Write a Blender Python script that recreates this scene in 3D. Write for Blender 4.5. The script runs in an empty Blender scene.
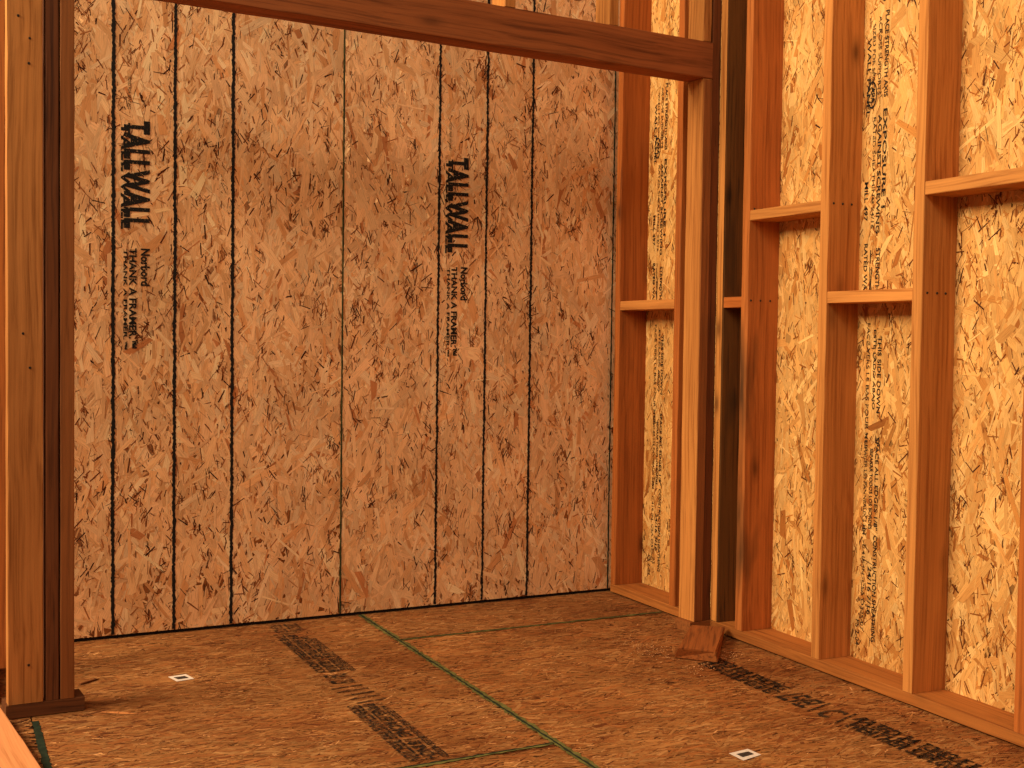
import bpy, bmesh, math, random
import numpy as np
from mathutils import Vector, Matrix

SC = bpy.context.scene
COL = SC.collection
rng = np.random.default_rng(7)
random.seed(7)

def s2l(c):
    return tuple(((v/255)/12.92 if v/255 <= .04045 else ((v/255+.055)/1.055)**2.4) for v in c)

# ------------------------------------------------------------------ materials
def new_mat(name):
    m = bpy.data.materials.new(name); m.use_nodes = True
    nt = m.node_tree
    for n in list(nt.nodes): nt.nodes.remove(n)
    out = nt.nodes.new('ShaderNodeOutputMaterial')
    b = nt.nodes.new('ShaderNodeBsdfPrincipled')
    nt.links.new(b.outputs[0], out.inputs[0])
    b.inputs['Roughness'].default_value = .75
    b.inputs['Specular IOR Level'].default_value = .2
    return m, nt, b, out

def N(nt, t, **kw):
    n = nt.nodes.new(t)
    for k, v in kw.items(): setattr(n, k, v)
    return n

def ramp(nt, fac, stops):
    r = N(nt, 'ShaderNodeValToRGB')
    e = r.color_ramp.elements
    while len(e) < len(stops): e.new(.5)
    for i, (p, c) in enumerate(stops):
        e[i].position = p; e[i].color = tuple(c)+(1,) if len(c) == 3 else c
    nt.links.new(fac, r.inputs[0])
    return r

def mixc(nt, fac, a, b, mode='MIX'):
    m = N(nt, 'ShaderNodeMix', data_type='RGBA', blend_type=mode)
    for sock, v in ((m.inputs[0], fac), (m.inputs[6], a), (m.inputs[7], b)):
        if isinstance(v, (int, float)): sock.default_value = v
        elif isinstance(v, tuple): sock.default_value = v+(1,) if len(v) == 3 else v
        else: nt.links.new(v, sock)
    return m.outputs[2]

def osb_material(name, stain=None):
    """colour of each flake comes from the mesh; grain runs along the flake (UV)"""
    m, nt, b, out = new_mat(name)
    at = N(nt, 'ShaderNodeVertexColor', layer_name='flake')
    uv = N(nt, 'ShaderNodeUVMap', uv_map='grain')
    mp = N(nt, 'ShaderNodeMapping'); mp.inputs['Scale'].default_value = (520, 22, 1)
    nt.links.new(uv.outputs[0], mp.inputs[0])
    no = N(nt, 'ShaderNodeTexNoise'); no.inputs['Scale'].default_value = 1; no.inputs['Detail'].default_value = 3
    nt.links.new(mp.outputs[0], no.inputs[0])
    r = ramp(nt, no.outputs[0], [(.3, (.62, .56, .5)), (.5, (1, 1, 1)), (.75, (1.12, 1.14, 1.16))])
    c = mixc(nt, .8, at.outputs[0], r.outputs[0], 'MULTIPLY')
    tc = N(nt, 'ShaderNodeTexCoord')
    n2 = N(nt, 'ShaderNodeTexNoise'); n2.inputs['Scale'].default_value = 3.2; n2.inputs['Detail'].default_value = 4
    nt.links.new(tc.outputs['Object'], n2.inputs[0])
    r2 = ramp(nt, n2.outputs[0], [(.3, (.8, .77, .74)), (.65, (1.06, 1.05, 1.04))])
    c = mixc(nt, .9, c, r2.outputs[0], 'MULTIPLY')
    if stain:
        n3 = N(nt, 'ShaderNodeTexNoise'); n3.inputs['Scale'].default_value = 1.7; n3.inputs['Detail'].default_value = 6
        n3.inputs['Roughness'].default_value = .65
        nt.links.new(tc.outputs['Object'], n3.inputs[0])
        r3 = ramp(nt, n3.outputs[0], [(.42, (0, 0, 0)), (.68, (1, 1, 1))])
        c = mixc(nt, r3.outputs[0], c, mixc(nt, 1.0, c, stain, 'MULTIPLY'))
    nt.links.new(c, b.inputs['Base Color'])
    bp = N(nt, 'ShaderNodeBump'); bp.inputs['Strength'].default_value = .25; bp.inputs['Distance'].default_value = .001
    nt.links.new(no.outputs[0], bp.inputs['Height']); nt.links.new(bp.outputs[0], b.inputs['Normal'])
    return m

def lumber_material(name, base, dark, stain=0.0, knots=1.0, spec=.2):
    m, nt, b, out = new_mat(name)
    tc = N(nt, 'ShaderNodeTexCoord'); oi = N(nt, 'ShaderNodeObjectInfo')
    off = N(nt, 'ShaderNodeVectorMath', operation='SCALE'); off.inputs['Scale'].default_value = 7.3
    cmb = N(nt, 'ShaderNodeCombineXYZ')
    for i in range(3): nt.links.new(oi.outputs['Random'], cmb.inputs[i])
    nt.links.new(cmb.outputs[0], off.inputs[0])
    add = N(nt, 'ShaderNodeVectorMath', operation='ADD')
    nt.links.new(tc.outputs['Object'], add.inputs[0]); nt.links.new(off.outputs[0], add.inputs[1])
    # gentle waviness of the growth rings
    wob = N(nt, 'ShaderNodeTexNoise'); wob.inputs['Scale'].default_value = 2.5; wob.inputs['Detail'].default_value = 1
    mpw = N(nt, 'ShaderNodeMapping'); mpw.inputs['Scale'].default_value = (1, 1, .6)
    nt.links.new(add.outputs[0], mpw.inputs[0]); nt.links.new(mpw.outputs[0], wob.inputs[0])
    wsc = N(nt, 'ShaderNodeVectorMath', operation='SCALE'); wsc.inputs['Scale'].default_value = .05
    nt.links.new(wob.outputs['Color'], wsc.inputs[0])
    ad2 = N(nt, 'ShaderNodeVectorMath', operation='ADD')
    nt.links.new(add.outputs[0], ad2.inputs[0]); nt.links.new(wsc.outputs[0], ad2.inputs[1])
    mp = N(nt, 'ShaderNodeMapping'); mp.inputs['Scale'].default_value = (105, 105, 1.9)
    nt.links.new(ad2.outputs[0], mp.inputs[0])
    g = N(nt, 'ShaderNodeTexNoise'); g.inputs['Scale'].default_value = 1; g.inputs['Detail'].default_value = 4; g.inputs['Roughness'].default_value = .6
    nt.links.new(mp.outputs[0], g.inputs[0])
    mp2 = N(nt, 'ShaderNodeMapping'); mp2.inputs['Scale'].default_value = (14, 14, .8)
    nt.links.new(ad2.outputs[0], mp2.inputs[0])
    g2 = N(nt, 'ShaderNodeTexNoise'); g2.inputs['Scale'].default_value = 1; g2.inputs['Detail'].default_value = 3
    nt.links.new(mp2.outputs[0], g2.inputs[0])
    c = ramp(nt, g.outputs[0], [(.28, dark), (.5, base), (.72, tuple(min(1, v*1.18) for v in base))]).outputs[0]
    r2 = ramp(nt, g2.outputs[0], [(.32, (.76, .7, .64)), (.5, (1, 1, 1)), (.7, (1.1, 1.08, 1.03))])
    c = mixc(nt, .8, c, r2.outputs[0], 'MULTIPLY')
    # knots
    mk = N(nt, 'ShaderNodeMapping'); mk.inputs['Scale'].default_value = (9, 9, 3.4)
    nt.links.new(add.outputs[0], mk.inputs[0])
    vo = N(nt, 'ShaderNodeTexVoronoi'); vo.inputs['Scale'].default_value = 1
    nt.links.new(mk.outputs[0], vo.inputs[0])
    rk = ramp(nt, vo.outputs['Distance'], [(.05, (1, 1, 1)), (.13, (.35, .35, .35)), (.22, (0, 0, 0))])
    kf = N(nt, 'ShaderNodeMath', operation='MULTIPLY'); kf.inputs[1].default_value = .75*knots
    nt.links.new(rk.outputs[0], kf.inputs[0])
    c = mixc(nt, kf.outputs[0], c, tuple(v*.28 for v in dark))
    if stain > 0:
        ns = N(nt, 'ShaderNodeTexNoise'); ns.inputs['Scale'].default_value = 1; ns.inputs['Detail'].default_value = 3
        ms = N(nt, 'ShaderNodeMapping'); ms.inputs['Scale'].default_value = (8, 8, 1.8)
        nt.links.new(add.outputs[0], ms.inputs[0]); nt.links.new(ms.outputs[0], ns.inputs[0])
        rs = ramp(nt, ns.outputs[0], [(.62-.4*stain, (0, 0, 0)), (.75-.25*stain, (1, 1, 1))])
        sf = N(nt, 'ShaderNodeMath', operation='MULTIPLY'); sf.inputs[1].default_value = .85
        nt.links.new(rs.outputs[0], sf.inputs[0])
        c = mixc(nt, sf.outputs[0], c, (.035, .02, .008))
    hv = N(nt, 'ShaderNodeHueSaturation')
    mr = N(nt, 'ShaderNodeMapRange'); mr.inputs['To Min'].default_value = .88; mr.inputs['To Max'].default_value = 1.1
    nt.links.new(oi.outputs['Random'], mr.inputs[0]); nt.links.new(mr.outputs[0], hv.inputs['Value'])
    nt.links.new(c, hv.inputs['Color'])
    nt.links.new(hv.outputs[0], b.inputs['Base Color'])
    b.inputs['Specular IOR Level'].default_value = spec
    bp = N(nt, 'ShaderNodeBump'); bp.inputs['Strength'].default_value = .3; bp.inputs['Distance'].default_value = .0012
    nt.links.new(g.outputs[0], bp.inputs['Height']); nt.links.new(bp.outputs[0], b.inputs['Normal'])
    return m

def plain(name, c, rough=.8, var=.25, scale=60):
    m, nt, b, out = new_mat(name)
    tc = N(nt, 'ShaderNodeTexCoord'); no = N(nt, 'ShaderNodeTexNoise'); no.inputs['Scale'].default_value = scale; no.inputs['Detail'].default_value = 3
    nt.links.new(tc.outputs['Object'], no.inputs[0])
    r = ramp(nt, no.outputs[0], [(.3, tuple(v*(1-var) for v in c)), (.7, tuple(min(1, v*(1+var)) for v in c))])
    nt.links.new(r.outputs[0], b.inputs['Base Color']); b.inputs['Roughness'].default_value = rough
    return m

def ink_material(name, c, lo=.36, hi=.46, scale=220, op=1.0):
    m, nt, b, out = new_mat(name)
    tc = N(nt, 'ShaderNodeTexCoord'); no = N(nt, 'ShaderNodeTexNoise'); no.inputs['Scale'].default_value = scale; no.inputs['Detail'].default_value = 2
    nt.links.new(tc.outputs['Object'], no.inputs[0])
    r = ramp(nt, no.outputs[0], [(lo, (0, 0, 0)), (hi, (op, op, op))])
    b.inputs['Base Color'].default_value = c+(1,)
    tr = N(nt, 'ShaderNodeBsdfTransparent'); mx = N(nt, 'ShaderNodeMixShader')
    nt.links.new(r.outputs[0], mx.inputs[0]); nt.links.new(tr.outputs[0], mx.inputs[1]); nt.links.new(b.outputs[0], mx.inputs[2])
    nt.links.new(mx.outputs[0], out.inputs[0])
    return m

M = {}
M['osb'] = osb_material('wall sheathing flakes')
M['osb_floor'] = osb_material('subfloor flakes', stain=s2l((200, 175, 150)))
M['stud'] = lumber_material('fir stud', s2l((200, 130, 64)), s2l((156, 90, 36)))
M['post'] = lumber_material('brown knotty post', s2l((182, 118, 62)), s2l((138, 82, 38)), spec=.1)
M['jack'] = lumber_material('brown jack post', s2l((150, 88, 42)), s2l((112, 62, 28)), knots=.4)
M['stud_red'] = lumber_material('reddish fir stud', s2l((178, 98, 40)), s2l((134, 68, 24)))
M['stud_stained'] = lumber_material('weather stained stud', s2l((184, 106, 48)), s2l((140, 72, 26)), stain=.22)
M['stud_black'] = lumber_material('heavily blackened stud', s2l((110, 66, 26)), s2l((66, 38, 16)), stain=.3)
M['beam'] = lumber_material('brown header', s2l((160, 90, 46)), s2l((108, 56, 26)), knots=.6)
M['plate'] = lumber_material('bottom plate lumber', s2l((180, 108, 48)), s2l((136, 74, 28)), knots=.5)
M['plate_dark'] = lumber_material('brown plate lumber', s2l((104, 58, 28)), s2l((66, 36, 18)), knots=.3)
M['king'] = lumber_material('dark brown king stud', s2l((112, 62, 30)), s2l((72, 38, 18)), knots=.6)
M['plate_pale'] = lumber_material('pale plate lumber', s2l((200, 130, 82)), s2l((172, 104, 60)), knots=.3)
M['scrap'] = lumber_material('scrap block lumber', s2l((156, 86, 38)), s2l((92, 46, 18)), knots=.2)
M['edge'] = plain('raw panel edge', s2l((70, 44, 24)))
M['green'] = plain('green sealed edge', s2l((98, 92, 46)), var=.5, scale=35)
M['green_dark'] = plain('dark green joint', s2l((30, 40, 26)), var=.4, scale=50)
M['line'] = ink_material('black guide line ink', (.012, .008, .006), .2, .3, 160)
M['ink'] = ink_material('black stamp ink', (.012, .009, .007), .30, .40, 150)
M['ink_fade'] = ink_material('faded stamp ink', (.03, .018, .01), .32, .5, 130, .9)
M['ink_floor'] = ink_material('floor stamp ink', (.012, .008, .006), .3, .46, 90, .95)
M['gap'] = plain('shadowed gap', (.01, .006, .004))
M['nail'] = plain('dark nail head', (.03, .02, .014), rough=.45)
M['paper'] = plain('white paper label', s2l((225, 205, 190)), var=.08)
M['print'] = plain('grey label print', s2l((60, 48, 42)), var=.5, scale=250)
M['dust'] = plain('sawdust', s2l((215, 160, 110)))
M['chip'] = lumber_material('splinter wood', s2l((190, 120, 66)), s2l((110, 62, 30)), knots=0)

# ------------------------------------------------------------------ helpers
def link(name, me, mat=None, parent=None, mw=None):
    o = bpy.data.objects.new(name, me); COL.objects.link(o)
    if mat is not None and me is not None and not me.materials: me.materials.append(mat)
    if parent is not None: o.parent = parent
    if mw is not None: o.matrix_local = mw
    return o

def tag(o, label=None, cat=None, group=None, kind=None):
    if label: o['label'] = label
    if cat: o['category'] = cat
    if group: o['group'] = group
    if kind: o['kind'] = kind
    return o

def lumber_mesh(sx, sy, L, bev=.0025, wane=0.0, bow=.0, rough=.0006):
    """board with its long axis on local Z, base at z=0, centred in x/y; eased arrises, slight bow and saw roughness"""
    prof = []
    hx, hy = sx/2, sy/2
    for (cx, cy, a0) in ((hx-bev, hy-bev, 0), (-hx+bev, hy-bev, 90), (-hx+bev, -hy+bev, 180), (hx-bev, -hy+bev, 270)):
        for k in range(3):
            a = math.radians(a0+45*k); prof.append((cx+bev*math.cos(a), cy+bev*math.sin(a)))
    nseg = max(2, int(L/.08))
    bm = bmesh.new(); rings = []
    ph = random.uniform(0, 6.28)
    for i in range(nseg+1):
        z = L*i/nseg; t = i/nseg
        bx = bow*math.sin(math.pi*t); by = bow*.6*math.sin(math.pi*t+ph)
        w = 1.0
        rings.append([bm.verts.new((x*w+bx+random.uniform(-rough, rough), y*w+by+random.uniform(-rough, rough), z)) for x, y in prof])
    n = len(prof)
    for i in range(nseg):
        for k in range(n):
            bm.faces.new((rings[i][k], rings[i][(k+1) % n], rings[i+1][(k+1) % n], rings[i+1][k]))
    bm.faces.new(list(reversed(rings[0]))); bm.faces.new(rings[-1])
    me = bpy.data.meshes.new('lumber'); bm.to_mesh(me); bm.free()
    return me

def quad_mesh(polys, name='m', thick=None):
    bm = bmesh.new()
    for p in polys:
        bm.faces.new([bm.verts.new(v) for v in p])
    if thick:
        r = bmesh.ops.extrude_face_region(bm, geom=list(bm.faces))
        for v in [g for g in r['geom'] if isinstance(g, bmesh.types.BMVert)]: v.co.z += thick
        bmesh.ops.recalc_face_normals(bm, faces=bm.faces)
    me = bpy.data.meshes.new(name); bm.to_mesh(me); bm.free()
    return me

def jag_ribbon(p0, p1, w, jag=.0015, step=.012, z=0.0):
    """hand-rough ribbon in local XY between two points"""
    p0 = Vector(p0); p1 = Vector(p1); d = p1-p0; L = d.length; d.normalize(); nrm = Vector((-d.y, d.x))
    n = max(2, int(L/step)); polys = []; prev = None; wob = 0
    for i in range(n+1):
        c = p0+d*(L*i/n); wob = .8*wob+random.uniform(-jag, jag)*.35
        a = c+nrm*(w/2+random.uniform(-jag, jag)+wob); b = c-nrm*(w/2+random.uniform(-jag, jag)-wob)
        if prev: polys.append(((prev[1].x, prev[1].y, z), (b.x, b.y, z), (a.x, a.y, z), (prev[0].x, prev[0].y, z)))
        prev = (a, b)
    return quad_mesh(polys, 'ribbon')

def flake_panel(name, W, H, mat, parent, mw, n, ang, pal, wts, Lr, Wr, darkn, depth=.0016, dark=((70, 34, 12),), seed=1, thick=.011):
    """one OSB sheet in local XY (0..W, 0..H), face towards +Z: a slab plus pressed wood flakes, all in one mesh"""
    r = np.random.default_rng(seed)
    def strands(k, Lr, Wr, colors, w, angf, z0, z1, var, clump=0):
        cx = r.uniform(0, W, k); cy = r.uniform(0, H, k)
        if clump:
            nc = max(8, int(W*H*clump)); px = r.uniform(0, W, nc); py = r.uniform(0, H, nc); sg = r.uniform(.008, .035, nc)
            i = r.integers(0, nc, k); q = r.random(k) < .68
            cx = np.where(q, px[i]+r.normal(0, 1, k)*sg[i]*.7, cx); cy = np.where(q, py[i]+r.normal(0, 1, k)*sg[i]*1.5, cy)
        L = r.uniform(*Lr, k)*r.uniform(.7, 1.1, k); wd = Wr[0]+(Wr[1]-Wr[0])*r.random(k)**1.6
        a = angf(k)
        dx, dy = np.cos(a), np.sin(a)
        sk = r.uniform(-.6, .6, (k, 4))*wd[:, None]
        tp = r.uniform(.5, 1.0, (k, 2))
        lx = np.stack([-L/2+sk[:, 0], L/2+sk[:, 1], L/2+sk[:, 2], -L/2+sk[:, 3]], 1)
        ly = np.stack([-wd/2*tp[:, 0], -wd/2*tp[:, 1], wd/2*tp[:, 1], wd/2*tp[:, 0]], 1)
        x = cx[:, None]+lx*dx[:, None]-ly*dy[:, None]; y = cy[:, None]+lx*dy[:, None]+ly*dx[:, None]
        x = np.clip(x, 0, W); y = np.clip(y, 0, H)
        zb = r.uniform(z0, z1, k)
        zl = r.uniform(-.00025, .00025, (k, 2))
        z = zb[:, None]+np.stack([zl[:, 0], zl[:, 1], zl[:, 1]+.00008, zl[:, 0]+.00008], 1)
        co = np.stack([x, y, z], 2)
        ci = r.choice(len(colors), k, p=np.array(w)/sum(w))
        c = np.array([s2l(q) for q in colors])[ci]*(1+r.uniform(-var, var, (k, 1)))
        o = r.uniform(0, 50, (k, 2))
        uv = np.stack([ly+o[:, :1], lx+o[:, 1:]], 2)
        return co, c, uv
    A = strands(n, Lr, Wr, pal, wts, ang, .0003, depth, .16)
    B = strands(darkn, (Lr[0]*.2, Lr[1]*.34), (.0014, .0062), dark, [1]*len(dark), ang, depth*.88, depth*1.06, .35, 130)
    co = np.concatenate([A[0], B[0]]); c = np.concatenate([A[1], B[1]]); uv = np.concatenate([A[2], B[2]])
    k = len(co)
    slab = [(0, 0, 0), (W, 0, 0), (W, H, 0), (0, H, 0), (0, 0, -thick), (W, 0, -thick), (W, H, -thick), (0, H, -thick)]
    sf = [(0, 1, 2, 3), (7, 6, 5, 4), (0, 4, 5, 1), (1, 5, 6, 2), (2, 6, 7, 3), (3, 7, 4, 0)]
    verts = np.concatenate([co.reshape(-1, 3), np.array(slab, float)])
    li = np.concatenate([np.arange(4*k), 4*k+np.array(sf).reshape(-1)])
    nf = k+6
    me = bpy.data.meshes.new(name)
    me.vertices.add(len(verts)); me.vertices.foreach_set('co', verts.reshape(-1))
    me.loops.add(len(li)); me.loops.foreach_set('vertex_index', li.astype(np.int32))
    me.polygons.add(nf); me.polygons.foreach_set('loop_start', np.arange(0, 4*nf, 4, dtype=np.int32))
    me.update(calc_edges=True)
    ca = me.color_attributes.new('flake', 'FLOAT_COLOR', 'POINT')
    base = np.array(s2l(pal[0]))*.72
    cc = np.ones((len(verts), 4)); cc[:4*k, :3] = np.repeat(c, 4, 0); cc[4*k:, :3] = base
    ca.data.foreach_set('color', np.clip(cc, 0, 1).reshape(-1))
    u = me.uv_layers.new(name='grain')
    uu = np.zeros((len(li), 2)); uu[:4*k] = uv.reshape(-1, 2)
    u.data.foreach_set('uv', uu.reshape(-1))
    me.validate()
    return link(name, me, mat, parent, mw)

def text_mesh(s, width, height, bold=0.0, spacing=1.0):
    """lettering fitted into width x height, lower-left corner at the origin of local XY"""
    cu = bpy.data.curves.new('t', 'FONT'); cu.body = s; cu.offset = bold; cu.space_character = spacing; cu.resolution_u = 3
    o = bpy.data.objects.new('t', cu); COL.objects.link(o)
    dg = bpy.context.evaluated_depsgraph_get(); dg.update()
    me = bpy.data.meshes.new_from_object(o.evaluated_get(dg))
    bpy.data.objects.remove(o); bpy.data.curves.remove(cu)
    me.materials.clear()
    n = len(me.vertices); co = np.zeros(n*3); me.vertices.foreach_get('co', co); co = co.reshape(-1, 3)
    mn = co.min(0); mx = co.max(0)
    co[:, 0] = (co[:, 0]-mn[0])/(mx[0]-mn[0])*width; co[:, 1] = (co[:, 1]-mn[1])/(mx[1]-mn[1])*height; co[:, 2] = 0
    me.vertices.foreach_set('co', co.reshape(-1)); me.update()
    return me

def frame(o, x, y, z=None):
    """matrix whose local X/Y axes are the given directions"""
    x = Vector(x).normalized(); y = Vector(y).normalized(); z = x.cross(y)
    return Matrix(((x.x, y.x, z.x, o[0]), (x.y, y.y, z.y, o[1]), (x.z, y.z, z.z, o[2]), (0, 0, 0, 1)))

# ------------------------------------------------------------------ layout (metres; z up, x to the right along the back wall)
S = .4064; T = .038; D = .127
BT = math.atan(.042)                    # the back wall is not quite square to the right wall
def back_y(x): return .078+.042*x
OT = math.atan(.0667)                   # nor is the opening wall
def open_y(x): return -.665+.0667*x
PT = .038                               # plate thickness
H = 2.55

# ---- back wall: two sheets of sheathing with printed guide lines
pal_w = [(242, 184, 128), (247, 193, 138), (236, 174, 116), (250, 202, 150), (224, 156, 98), (200, 126, 74), (244, 186, 132)]
wt_w = [5, 5, 4, 3, 1.8, .45, 4]
def ang_wall(seed):
    rr = np.random.default_rng(seed)
    return lambda k: math.pi/2+rr.normal(0, .55, k)
wb = link('wall_back', None); tag(wb, kind='structure')
wb.location = (0, .078, 0); wb.rotation_euler = (0, 0, BT)
wcs = math.cos(BT)
def wx(X): return X/wcs                # world x -> local x along the wall
PZ = .011
def wall_frame(X, z, off=0): return frame((wx(X), -off, z), (1, 0, 0), (0, 0, 1))
for i, (x0, x1) in enumerate(((-2.55, -1.1425), (-1.1385, .128))):
    flake_panel('sheathing_panel', wx(x1)-wx(x0), H-PZ, M['osb'], wb, wall_frame(x0, PZ), 11500, ang_wall(3+i), pal_w, wt_w,
                (.05, .15), (.006, .036), 6200, dark=((160, 92, 46), (120, 60, 24), (170, 104, 56), (88, 40, 14), (64, 28, 10)), seed=11+i)
FZ = .0024
def on_wall(name, me, mat, X, z, off=FZ, rot=None, parent=wb, label=None):
    m = wall_frame(X, z, off)
    if rot == 'down': m = frame((wx(X), -off, z), (0, 0, -1), (1, 0, 0))
    o = link(name, me, mat, parent, m)
    if label: o['label'] = label
    return o
for X, w in ((-1.944, .0115), (-1.742, .0105), (-1.544, .011), (-.764, .0095), (-.566, .0092), (-.370, .0095)):
    on_wall('guide_line', jag_ribbon((0, 0), (0, H-.03), w, jag=.002, step=.006), M['line'], X, PZ+.002, label='rough black guide line printed down the sheet')
# the joint of the two sheets: dark gap with green edge paint
on_wall('joint_line', jag_ribbon((0, 0), (0, H-.03), .004, jag=.0005), M['green_dark'], -1.1405, PZ+.001, off=.0026)
on_wall('joint_line', jag_ribbon((0, 0), (0, H-.03), .0032, jag=.0005), M['green'], -1.1434, PZ+.001, off=.0022)
on_wall('edge_line', jag_ribbon((0, 0), (0, H-.03), .006, jag=.001), M['green_dark'], .004, PZ+.001)
for X0, up in ((-1.919, 0), (-.737, -.030)):
    L_ = 'black block lettering stamped down the sheet'
    on_wall('stamped_lettering', text_mesh('TALLWALL', .358, .086, .05, 1.12), M['ink'], X0+.008, 1.732+up, off=.0030, rot='down', label=L_)
    on_wall('stamped_lettering', text_mesh('TALLWALL', .352, .030, .04, 1.12), M['ink'], X0-.001, 1.722+up, off=.0028, rot='down', label=L_)
    on_wall('stamped_lettering', text_mesh('Norbord', .125, .030, .035), M['ink'], X0+.064, 1.308+up*.6, off=.0030, rot='down', label='small black lettering')
    on_wall('stamped_lettering', text_mesh('THANK A FRAMER.\u2122', .335, .026, .035), M['ink'], X0+.026, 1.308+up*.6, off=.0030, rot='down', label='small black lettering')
    on_wall('stamped_lettering', text_mesh('THANK A FRAMER.\u2122', .335, .013, .03), M['ink'], X0+.008, 1.304+up*.6, off=.0029, rot='down', label='small black lettering')
on_wall('stamped_lettering', text_mesh('SIZED FOR SPACING', .108, .010, .02), M['ink_fade'], -1.898, 1.875, off=.003, rot='down')
on_wall('stamped_lettering', text_mesh('SIZED FOR SPACING', .105, .008, .02), M['ink_fade'], -.725, 1.83, off=.003, rot='down')
# dark strip painted in for the shade of the slot under the sheets
t1 = link('slot_shade_strip', quad_mesh([((-2.6, -.008), (.1, -.008), (.1, .06), (-2.6, .06))] and [((-2.6, .004, 0), (.1, .004, 0), (.1, .0105, 0), (-2.6, .0105, 0))], 'slot_shade', .010), M['gap'])
t1.location = (0, .078, .0005); t1.rotation_euler = (0, 0, BT); tag(t1, kind='structure')

# ---- right wall: sheathing behind the studs
pal_r = [(222, 164, 92), (230, 176, 104), (212, 150, 80), (238, 188, 116), (196, 130, 62), (172, 104, 44), (226, 168, 94)]
wr = link('wall_right', None); tag(wr, kind='structure'); wr.location = (D, 0, 0)
def rf(y, z, off=0): return frame((-off, y, z), (0, -1, 0), (0, 0, 1))
seams = [.10, -.019-S*0-.0-.02, -3*S-.019, -6*S-.019]
seams = [.085, -3*S-.019, -6*S-.019]
for i in range(2):
    y0, y1 = seams[i]-(.0015 if i else 0), seams[i+1]+.0015
    flake_panel('sheathing_panel', y0-y1, H-.03, M['osb'], wr, rf(y0, .02), 11000, ang_wall(33+i), pal_r, wt_w,
                (.05, .15), (.006, .036), 5600, dark=((160, 90, 30), (116, 58, 14), (84, 40, 10), (176, 106, 40)), seed=41+i, depth=.002)
def on_right(s, y, z, width, height, mat='ink', bold=.015):
    """vertical lettering, read from top to bottom, y = baseline (far side)"""
    m = frame((-.0034, y, z), (0, 0, -1), (0, -1, 0))
    o = link('stamped_lettering', text_mesh(s, width, height, bold), M[mat], wr, m); return o
def ring(y, z, a, b):
    """printed oval mark on the right sheathing"""
    P = []
    for k in range(32):
        t0, t1 = 2*math.pi*k/32, 2*math.pi*(k+1)/32
        P.append([(a*math.cos(t)*q, b*math.sin(t)*q, 0) for t, q in ((t0, .86), (t0, 1), (t1, 1), (t1, .86))])
    link('stamped_oval', quad_mesh([p[::-1] for p in P], 'ring'), M['ink'], wr, frame((-.0034, y, z), (0, 0, -1), (0, -1, 0)))
for yb in (-3*S-.038, -.004-.012):
    o_ = 0 if yb < -1 else -.0
    # lower block
    on_right('THIS SIDE DOWN', yb-.094, 1.045, .235, .016)
    on_right('ESTE LADO ABAJO', yb-.072, 1.065, .245, .014)
    on_right('FACE VERS LE BAS POUR MUR', yb-.044, 1.085, .40, .015, 'ink_fade')
    on_right('SPACE ALL EDGES 1/8"', yb-.094, .735, .285, .016)
    on_right('SEPARAR TODOS LOS BORDES', yb-.070, .70, .25, .014)
    on_right('ESPACER LES PANNEAUX 3 MM', yb-.044, .72, .29, .014, 'ink_fade')
    on_right('CONSTRUCTION SHEATHING', yb-.094, .435, .33, .017)
    on_right('24/16 7/16', yb-.072, .335, .15, .017)
    on_right('0.418 IN  CSA O325-07', yb-.044, .40, .27, .014, 'ink_fade')
    on_right('PS 2-04', yb-.022, .16, .08, .018, 'ink_fade')
    # upper block
    on_right('PLACE STRENGTH AXIS', yb-.094, 2.03, .26, .017)
    on_right('ACROSS SUPPORTS', yb-.066, 2.02, .24, .014, 'ink_fade')
    on_right('SIZED FOR SPACING', yb-.040, 2.0, .24, .013, 'ink_fade')
    on_right('WALL PANEL', yb-.018, 1.96, .24, .016)
    on_right('EXPOSURE 1', yb-.094, 1.735, .30, .017)
    on_right('AGAINST SCREWING', yb-.072, 1.72, .36, .016)
    on_right('RATED SHEATHING 24/16', yb-.050, 1.715, .34, .013, 'ink_fade')
    on_right('MILL 497', yb-.018, 1.52, .12, .016)
    on_right('STRENGTH', yb-.075, 1.315, .13, .018)
    on_right('RATED WALL', yb-.022, 1.33, .17, .016)
    on_right('->', yb-.048, 1.31, .13, .012)
    on_right('APA', yb-.036, 1.81, .05, .018)
    ring(yb-.042, 1.785, .042, .021); ring(yb-.088, 2.09, .03, .014)

# ---- floor: tongue-and-groove subfloor sheets
PF = [(182, 120, 64), (194, 130, 72), (170, 106, 54), (204, 144, 86), (152, 88, 42), (132, 70, 32), (186, 114, 58)]
fl = link('floor', None); tag(fl, kind='structure')
FX = -.004
def ang_floor(seed):
    rr = np.random.default_rng(seed)
    return lambda k: rr.normal(0, .45, k)
def floor_panel(x0, x1, y0, y1, n, seed, tone=1.0):
    pal_f = [tuple(v*tone for v in c) for c in PF]
    flake_panel('subfloor_panel', x1-x0, y1-y0, M['osb_floor'], fl, Matrix.Translation((x0, y0, -.0022)), n, ang_floor(seed), pal_f, wt_w,
                (.03, .11), (.003, .017), n//5, dark=((110, 56, 24), (96, 48, 20), (216, 156, 100)), seed=seed, depth=.0014, thick=.018)
floor_panel(-2.258, -1.068, -1.567, .12, 17000, 61, .86)
floor_panel(-2.258, -1.068, -3.2, -1.571, 14000, 62, .88)
floor_panel(-1.064, .14, -.362, .12, 6000, 63, .86)
floor_panel(-1.064, .14, -3.0, -.366, 24000, 64, .92)
floor_panel(-3.4, -2.262, -2.9, .12, 15000, 65, .84)
under = link('floor_underside', quad_mesh([((-3.4, -3.2, -.021), (.14, -3.2, -.021), (.14, .14, -.021), (-3.4, .14, -.021))], 'under', -.02), M['gap'], fl)
def floor_band(p0, p1, w, mat, z=.0006, jag=.002):
    return link('joint_line', jag_ribbon(p0, p1, w, jag=jag), M[mat], fl, Matrix.Translation((0, 0, z)))
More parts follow.
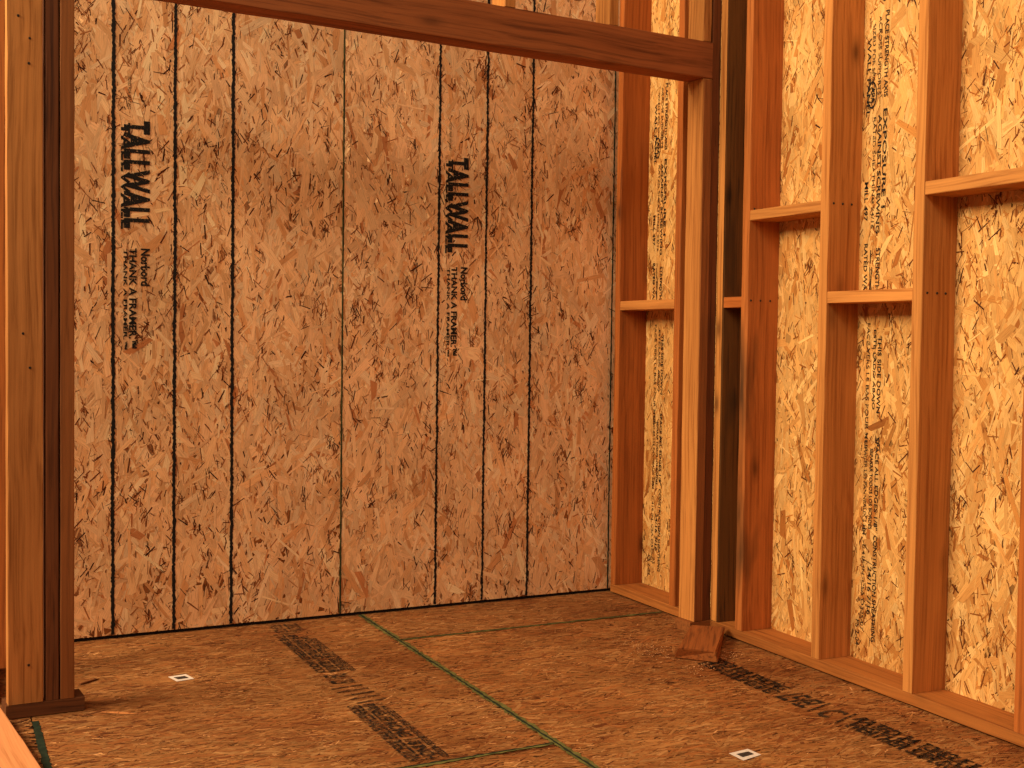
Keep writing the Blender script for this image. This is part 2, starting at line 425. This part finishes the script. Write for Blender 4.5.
floor_band((-1.062, .03), (-1.070, -3.0), .024, 'green', .0008, .004)
floor_band((-1.064, .03), (-1.072, -3.0), .007, 'green_dark', .0012)
floor_band((-1.06, -.386), (.0, -.343), .016, 'green', .0008, .003)
floor_band((-1.06, -.384), (.0, -.341), .005, 'green_dark', .0012)
floor_band((-2.25, -1.62), (-1.075, -1.553),   .014, 'green', .0008, .003)
floor_band((-2.25, -1.616), (-1.075, -1.549), .006, 'green_dark', .0012)
floor_band((-2.254, -.86), (-2.262, -2.9), .018, 'green_dark', .0008, .002)
def floor_text(s, xc, y, wx_, ly, mat='ink_floor', bold=.02):
    """letters stand across the strip (tall in x) and read towards the viewer"""
    m = frame((xc, y, .0016), (0, -1, 0), (1, 0, 0))
    link('stamped_lettering', text_mesh(s, ly, wx_, bold), M[mat], fl, m)
def floor_bar(x0, y0, x1, y1, w, mat='ink_floor'):
    link('stamped_line', jag_ribbon((x0, y0), (x1, y1), w, jag=.0012, step=.01), M[mat], fl, Matrix.Translation((0, 0, .0016)))
# stamp strip across the left sheet
def FT1(t, x, y, a, b, *m): floor_text(t, x-.012-min(.02, -y*.05), y, a, b, *m)
def FB1(x0, y0, x1, y1, w, *m): floor_bar(x0-.03, y0, x1-.03, y1, w, *m)
FT1('PS 2-04 SIZED', -1.408, -.02, .045, .12, 'ink_fade'); FT1('23/32 IN', -1.355, -.02, .05, .12, 'ink_fade')
FB1(-1.41, -.165, -1.315, -.155, .006)
FT1('THE ENGINEERED WOOD', -1.415, -.18, .030, .50); FT1('APA RATED STURD-I-FLOOR', -1.38, -.175, .036, .52)
FT1('24 OC  TONGUE & GROOVE', -1.338, -.22, .026, .46); FT1('EXPOSURE 1 THICKNESS 0.703', -1.31, -.26, .018, .44)
for k in range(18):
    FB1(-1.41, -.24-.026*k, -1.31, -.23-.026*k, .0035, 'ink_fade')
FT1('24 / 23', -1.40, -.72, .075, .10)
for k in range(5): FB1(-1.42+.006*k, -.87-.04*k, -1.32+.004*k, -.858-.04*k, .007)
FT1('STRENGTH AXIS THIS DIRECTION', -1.43, -1.05, .040, .49); FT1('PANEL SPACING 1/8 INCH', -1.385, -1.05, .036, .49)
FT1('ALL EDGES AND ENDS UNLESS NOTED', -1.342, -1.08, .020, .46)
for k in range(16): FB1(-1.425, -1.07-.029*k, -1.33, -1.058-.029*k, .004, 'ink_fade')
# stamp strip across the right sheet
floor_text('STURD-I-FLOOR 24 OC RATED', -.298, -1.03, .052, .37); floor_text('SIZED FOR SPACING', -.242, -1.01, .046, .37)
for k in range(12): floor_bar(-.298, -1.04-.030*k, -.195, -1.005-.030*k, .0055)
floor_text('LEVEL', -.298, -1.43, .100, .12)
floor_bar(-.305, -1.585, -.190, -1.545, .006)
floor_text('C', -.298, -1.60, .095, .05, 'ink_fade')
floor_bar(-.300, -1.70, -.190, -1.655, .006)
floor_text('WEATHER', -.292, -1.715, .052, .22); floor_text('RATED 24', -.236, -1.69, .048, .22)
floor_text('SUBFLOOR PANEL SYSTEM', -.292, -1.95, .052, .42); floor_text('TONGUE & GROOVE 23/32', -.236, -1.925, .048, .46)
for k in range(15): floor_bar(-.296, -1.74-.033*k, -.190, -1.70-.033*k, .0045)

# ---- lumber
def board(name, sx, sy, L, loc, mat, label=None, cat=None, group=None, rot=(0, 0, 0), bow=0.0, bev=.0025):
    o = link(name, lumber_mesh(sx, sy, L, bev, bow=bow), M[mat])
    o.location = loc; o.rotation_euler = rot
    tag(o, label, cat, group)
    return o

# bottom plates
H2 = math.pi/2
board('bottom_plate', T-.0055, D-.001, 2.9+.05, (D/2, .045, PT/2+.0022), 'plate', 'long brown bottom plate on the floor under the studs of the right wall', 'plate', rot=(H2, H2, 0))
G = 'full height studs of the right wall'
studs = [  # y far edge, material, label, bow, lean
    (.045, 'stud_red', 'stud in the far corner, right where the two sheathed walls meet', .0),
    (-S+.014, 'stud_red', 'thin stud almost hidden behind the corner post, next after the corner stud', .0),
    (-.668, 'stud_black', 'blackened stud with a pale front edge beside the header post', .002),
    (-2*S, 'stud_stained', 'orange stud with dark stains near its top, left of the upper blocking', .0),
    (-3*S, 'stud', 'tall stud between the upper left blocking and the middle blocking', .0),
    (-4*S, 'stud', 'tall stud between the middle blocking and the highest right blocking', .0),
    (-5*S+.004, 'stud_red', 'reddish stud cut off by the right edge of the photo', .0)]
SB = []
for (y, mt, lab, bow) in studs:
    o = board('wall_stud', D, T, H-PT, (D/2, y-T/2, PT), mt, lab, 'stud', G, bow=bow)
    if mt == 'stud_black':       # pale front edge of the blackened stud
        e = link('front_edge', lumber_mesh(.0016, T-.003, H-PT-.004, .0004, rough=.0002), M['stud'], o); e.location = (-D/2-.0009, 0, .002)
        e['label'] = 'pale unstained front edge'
    SB.append(o)
def nails(o, z, xs, face=-1):
    for x in xs:
        bm = bmesh.new(); bmesh.ops.create_cone(bm, cap_ends=True, segments=12, radius1=.0038, radius2=.003, depth=.002)
        me = bpy.data.meshes.new('nail'); bm.to_mesh(me); bm.free()
        n = link('nail', me, M['nail'], o, Matrix.Translation((x-D/2, face*(T/2+.0012), z-PT)) @ Matrix.Rotation(H2, 4, 'X'))
nails(SB[3], 1.162, (.013, .052, .092)); nails(SB[4], 1.452, (.02, .055, .09)); nails(SB[5], 1.166, (.02, .056, .088))
nails(SB[4], 1.175, (.03,)); nails(SB[3], 1.47, (.02, .05))

GB = 'horizontal blocking between studs'
def block(y0, y1, z0, z1, mat, label):
    o = board('blocking', z1-z0, D-.004, y0-y1-.002, (D/2+.0005, y0-.001, (z0+z1)/2), mat, label, 'blocking', GB, rot=(H2, 0, 0))
    # local x -> world x, local y -> world z ; swap so that width lies across the wall
    o.rotation_euler = (H2, 0, 0)
    o.data = lumber_mesh(D-.004, z1-z0, y0-y1-.002, .0025); o.data.materials.append(M[mat])
    return o
block(.007, -S+.014, 1.141, 1.177, 'stud', 'short blocking beside the far corner stud, left of the header post')
block(-.706, -2*S, 1.139, 1.176, 'stud_red', 'shortest blocking, wedged between the blackened stud and the stained stud')
block(-2*S-T, -3*S, 1.430, 1.464, 'stud', 'upper blocking right of the dark stained stud')
block(-3*S-T, -4*S, 1.145, 1.180, 'stud', 'middle blocking below the level of its neighbours, over the printed sheathing')
block(-4*S-T, -5*S+.004, 1.437, 1.475, 'stud', 'highest blocking, running out of the right edge of the photo')

# ---- opening wall: jack and king studs, header, cripples
def open_board(name, x0, x1, z0, z1, dep, mat, label, cat, group=None, dy=0.0, bow=0.0):
    xc = (x0+x1)/2
    o = board(name, x1-x0, dep, z1-z0, (xc, open_y(xc)+dep/2+dy, z0), mat, label, cat, group, rot=(0, 0, OT), bow=bow)
    return o
D4 = .089; ZB = 1.931
GP = 'posts of the framed opening'
jk = open_board('jack_stud', -.0755, -.0385, PT, ZB-.001, D4, 'stud', 'light orange post carrying the right end of the brown header', 'post', GP)
e = link('near_edge_shade', lumber_mesh(.034, .0016, ZB-PT-.006, .0004, rough=.0002), M['jack'], jk); e.location = (.0008, -D4/2-.0010, .002)  # thin darker facing: shade of the post's near side put into its colour
e['label'] = 'thin brown facing, painted shade of the near edge'
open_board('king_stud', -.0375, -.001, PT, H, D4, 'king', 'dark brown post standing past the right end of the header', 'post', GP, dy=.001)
def sole(x0, x1, mat, label):
    xc = (x0+x1)/2
    o = link('sole_plate', lumber_mesh(PT-.001, D4, x1-x0, .0025), M[mat])
    o.matrix_world = Matrix.Translation((x0, open_y(x0)+D4/2, PT/2-.0003)) @ Matrix.Rotation(OT, 4, 'Z') @ Matrix.Rotation(H2, 4, 'Y')
    tag(o, label, 'plate')
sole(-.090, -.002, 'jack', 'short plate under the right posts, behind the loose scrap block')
# header
xl = -2.186; xr = -.0395
Lh = (xr-xl)/math.cos(OT)
hd = link('header_beam', lumber_mesh(.125, D4+.006, Lh, .003, rough=.0009), M['beam'])
hd.matrix_world = Matrix.Translation((xl, open_y(xl)+(D4)/2, ZB+.0625+.0281)) @ Matrix.Rotation(OT, 4, 'Z') @ Matrix.Rotation(math.radians(.75), 4, 'Y') @ Matrix.Rotation(H2, 4, 'Y')
tag(hd, 'long brown header beam crossing the top of the opening', 'beam')
GC = 'cripple studs standing on the header'
ZT = ZB+.1265
for (a, b_, mt, lab) in ((-.079, -.045, 'stud', 'cripple stud on the right end of the header, directly over the post'),
                     (-.465, -.430, 'stud', 'cripple stud on the header in front of the far corner stud'),
                     (-.858, -.819, 'stud', 'cripple stud barely seen at the top edge over the middle of the header'),):
    xc = (a+b_)/2
    open_board('cripple_stud', a, b_, ZT+(xr-xc)*.0131+.0005, H, D4, mt, lab, 'stud', GC)
# left side of the opening
CP = open_board('corner_post', -2.319, -2.231, PT, H, T, 'post', 'broad knotty post at the left edge with a lit left edge', 'post', GP)
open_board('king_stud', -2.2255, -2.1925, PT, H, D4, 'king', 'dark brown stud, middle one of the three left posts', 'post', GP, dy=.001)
open_board('jack_stud', -2.1885, -2.1525, PT, ZB+.024, D4, 'jack', 'right one of the three left posts, against the back wall view', 'post', GP)
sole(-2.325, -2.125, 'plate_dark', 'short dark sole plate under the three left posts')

for (x, z) in ((-.012, 1.893), (-.016, 1.845), (.012, 1.79), (.01, 1.725), (.008, .14), (.012, .93), (-.005, 1.02)):
    bm = bmesh.new(); bmesh.ops.create_cone(bm, cap_ends=True, segments=10, radius1=.0036, radius2=.003, depth=.002)
    me = bpy.data.meshes.new('nail'); bm.to_mesh(me); bm.free()
    link('nail', me, M['nail'], CP, Matrix.Translation((x, -T/2-.001, z-PT)) @ Matrix.Rotation(H2, 4, 'X'))
# left wall plate and stud
def left_plate(p0, p1, w, label):
    a = Vector((p0[0], p0[1], 0)); b = Vector((p1[0], p1[1], 0)); d = (b-a); L = d.length; d.normalize()
    n = Vector((-d.y, d.x, 0))
    if n.x > 0: n = -n
    c = a+n*(w/2)
    o = link('bottom_plate', lumber_mesh(w, T-.001, L, .003), M['plate_pale'])
    zx = d; xx = n if True else n
    yy = zx.cross(xx)
    o.matrix_world = Matrix(((xx.x, yy.x, zx.x, c.x), (xx.y, yy.y, zx.y, c.y), (xx.z, yy.z, zx.z, PT/2), (0, 0, 0, 1)))
    tag(o, label, 'plate')
    return o
left_plate((-2.334, -.83), (-2.20, -2.06), .14, 'pale pinkish plate on the floor at the lower left corner')
left_plate((-2.300, .03), (-2.333, -.66), .14, 'pale plate on the floor behind the three left posts')
o = board('wall_stud', D, T, H-PT, (-2.299-D/2, -.400, PT), 'stud_red', 'bright orange stud at the very left edge behind the broad post', 'stud', bow=0)

# ---- loose things
# scrap block with a bevelled end
bm = bmesh.new()
bot = [(-.327, -.943, 0), (-.234, -1.055, 0), (.0-.004, -.752, 0), (-.105, -.690, 0)]
top = [(-.331, -.972, .038), (-.240, -1.052, .038), (-.014, -.778, .038), (-.108, -.708, .038)]
vb = [bm.verts.new(v) for v in bot]; vt = [bm.verts.new(v) for v in top]
bm.faces.new(vb[::-1]); bm.faces.new(vt)
for i in range(4): bm.faces.new((vb[i], vb[(i+1) % 4], vt[(i+1) % 4], vt[i]))
bmesh.ops.recalc_face_normals(bm, faces=bm.faces)
bmesh.ops.bevel(bm, geom=list(bm.edges), offset=.003, segments=2, affect='EDGES')
piv = Vector((-.17, -.87, 0)); rz = math.atan2(-.75+1.05, -.02+.236)
mt = Matrix.Translation(piv) @ Matrix.Rotation(rz, 4, 'Z') @ Matrix.Rotation(H2, 4, 'Y')
bmesh.ops.transform(bm, matrix=mt.inverted(), verts=bm.verts)
me = bpy.data.meshes.new('scrap'); bm.to_mesh(me); bm.free()
o = link('scrap_block', me, M['scrap']); o.matrix_world = mt @ Matrix.Identity(4); o.location.z += .0008
tag(o, 'short loose offcut of lumber lying on the floor by the header post', 'wood block')

def sticker(pts, label):
    c = sum((Vector((x, y, 0)) for x, y in pts), Vector())/4
    root = link('floor_sticker', quad_mesh([[(x-c.x, y-c.y, 0) for x, y in pts]], 'paper', .0004), M['paper'])
    root.location = (c.x, c.y, .0004)
    inner = [((x-c.x)*.62, (y-c.y)*.45, .0007) for x, y in pts]
    link('print_patch', quad_mesh([inner], 'p'), M['print'], root)
    tag(root, label, 'sticker', 'paper stickers on the floor')
sticker([(-1.858, -.556), (-1.843, -.617), (-1.790, -.607), (-1.803, -.546)], 'white paper sticker on the floor towards the left posts')
sticker([(-.708, -1.792), (-.706, -1.850), (-.640, -1.832), (-.644, -1.782)], 'white paper sticker on the floor near the bottom edge, right of centre')

def splinter(p0, p1, w, label, mat='chip'):
    a = Vector(p0); b = Vector(p1); d = b-a; L = d.length
    bm = bmesh.new(); rings = []
    n = 6
    for i in range(n+1):
        t = i/n; ww = w*(.35+.65*math.sin(math.pi*min(1, t*.9+.12)))*random.uniform(.8, 1.1); h = .0035*(.5+.5*math.sin(math.pi*t))
        rings.append([bm.verts.new((t*L, -ww/2, 0)), bm.verts.new((t*L, ww/2, 0)), bm.verts.new((t*L+.002, ww/2*.7, h)), bm.verts.new((t*L+.002, -ww/2*.8, h*1.2))])
    for i in range(n):
        for k in range(4): bm.faces.new((rings[i][k], rings[i][(k+1) % 4], rings[i+1][(k+1) % 4], rings[i+1][k]))
    bm.faces.new(rings[0][::-1]); bm.faces.new(rings[-1])
    bmesh.ops.recalc_face_normals(bm, faces=bm.faces)
    me = bpy.data.meshes.new('chip'); bm.to_mesh(me); bm.free()
    o = link('wood_splinter', me, M[mat]); o.location = (a.x, a.y, .0006); o.rotation_euler = (0, 0, math.atan2(d.y, d.x))
    tag(o, label, 'splinter', 'splinters on the floor')
splinter((-2.106, -.540), (-2.050, -.505), .012, 'short thin splinter on the floor just right of the left posts', 'plate_dark')
splinter((-2.085, -.845), (-2.000, -.900), .010, 'longer pale splinter in front of the left sole plate')
splinter((-1.80, -1.60), (-1.735, -1.625), .010, 'dark splinter near the bottom edge left of the floor print', 'plate_dark')

# sawdust by the scrap block
bm = bmesh.new(); r2 = random.Random(5)
for k in range(520):
    a = r2.random()
    x = r2.gauss(-.34, .055); y = r2.gauss(-.80, .075)
    if r2.random() < .45: x = r2.uniform(-.38, -.10); y = -1.03+ (x+.30)*.5+r2.gauss(-.03, .028)
    L = r2.uniform(.002, .008); w = r2.uniform(.001, .003); th = r2.uniform(0, 3.14)
    if -.36 < x < .0 and -1.075 < y < -.66 and (y+.943) > (x+.327)*-1.2-.02 and (y+1.055) > (x+.234)*1.35-.012 and (y+.943) < (x+.327)*1.14+.02: continue
    c, s = math.cos(th), math.sin(th); z = r2.uniform(.0008, .0028)
    bm.faces.new([bm.verts.new((x+u*c-v*s, y+u*s+v*c, z+dz)) for u, v, dz in ((-L/2, -w/2, 0), (L/2, -w/2, .0006), (L/2, w/2, .0012), (-L/2, w/2, .0006))])
me = bpy.data.meshes.new('dust'); bm.to_mesh(me); bm.free()
o = link('sawdust', me, M['dust'])
tag(o, 'pale sawdust and chips scattered on the floor around the scrap block', 'sawdust', kind='stuff')

# ------------------------------------------------------------------ light
w = bpy.data.worlds.new('World'); SC.world = w; w.use_nodes = True
bg = w.node_tree.nodes['Background']; bg.inputs[0].default_value = s2l((255, 222, 190))+(1,); bg.inputs[1].default_value = .13
def sun(name, d, e, c, ang):
    l = bpy.data.lights.new(name, 'SUN'); l.energy = e; l.color = c; l.angle = math.radians(ang)
    o = bpy.data.objects.new(name, l); COL.objects.link(o)
    o.rotation_euler = Vector(d).to_track_quat('-Z', 'Y').to_euler()
def area(name, loc, to, size, e, c):
    l = bpy.data.lights.new(name, 'AREA'); l.shape = 'RECTANGLE'; l.size, l.size_y = size; l.energy = e; l.color = c
    o = bpy.data.objects.new(name, l); COL.objects.link(o); o.location = loc
    o.rotation_euler = (Vector(to)-Vector(loc)).to_track_quat('-Z', 'Y').to_euler()
area('open_side_daylight', (-6.2, -.95, 3.9), (0, -1.0, 1.7), (2.6, 1.8), 560, (1, .82, .54))
area('added_front_fill', (-4.8, -6.2, 5.4), (-1.2, 0, 1.7), (3, 2), 205, (1, .82, .62))  # unseen lamp added in front to brighten the back wall

# ------------------------------------------------------------------ camera
f, pitch, roll, yaw, cx, cy, cz = 1254.287, .0368518, .0131465, .4402958, -2.52034, -4.345, 1.02567
F = Vector((math.sin(yaw)*math.cos(pitch), math.cos(yaw)*math.cos(pitch), -math.sin(pitch)))
r0 = Vector((math.cos(yaw), -math.sin(yaw), 0)); u0 = r0.cross(F)
R_ = r0*math.cos(roll)+u0*math.sin(roll); U_ = -r0*math.sin(roll)+u0*math.cos(roll)
cam = bpy.data.cameras.new('Camera'); co = bpy.data.objects.new('Camera', cam); COL.objects.link(co)
cam.sensor_width = 36; cam.lens = f*36/1024; cam.clip_start = .05
co.matrix_world = Matrix(((R_.x, U_.x, -F.x, cx), (R_.y, U_.y, -F.y, cy), (R_.z, U_.z, -F.z, cz), (0, 0, 0, 1)))
SC.camera = co
SC.view_settings.view_transform = 'Standard'
SC.view_settings.look = 'None'
SC.cycles.max_bounces = 6
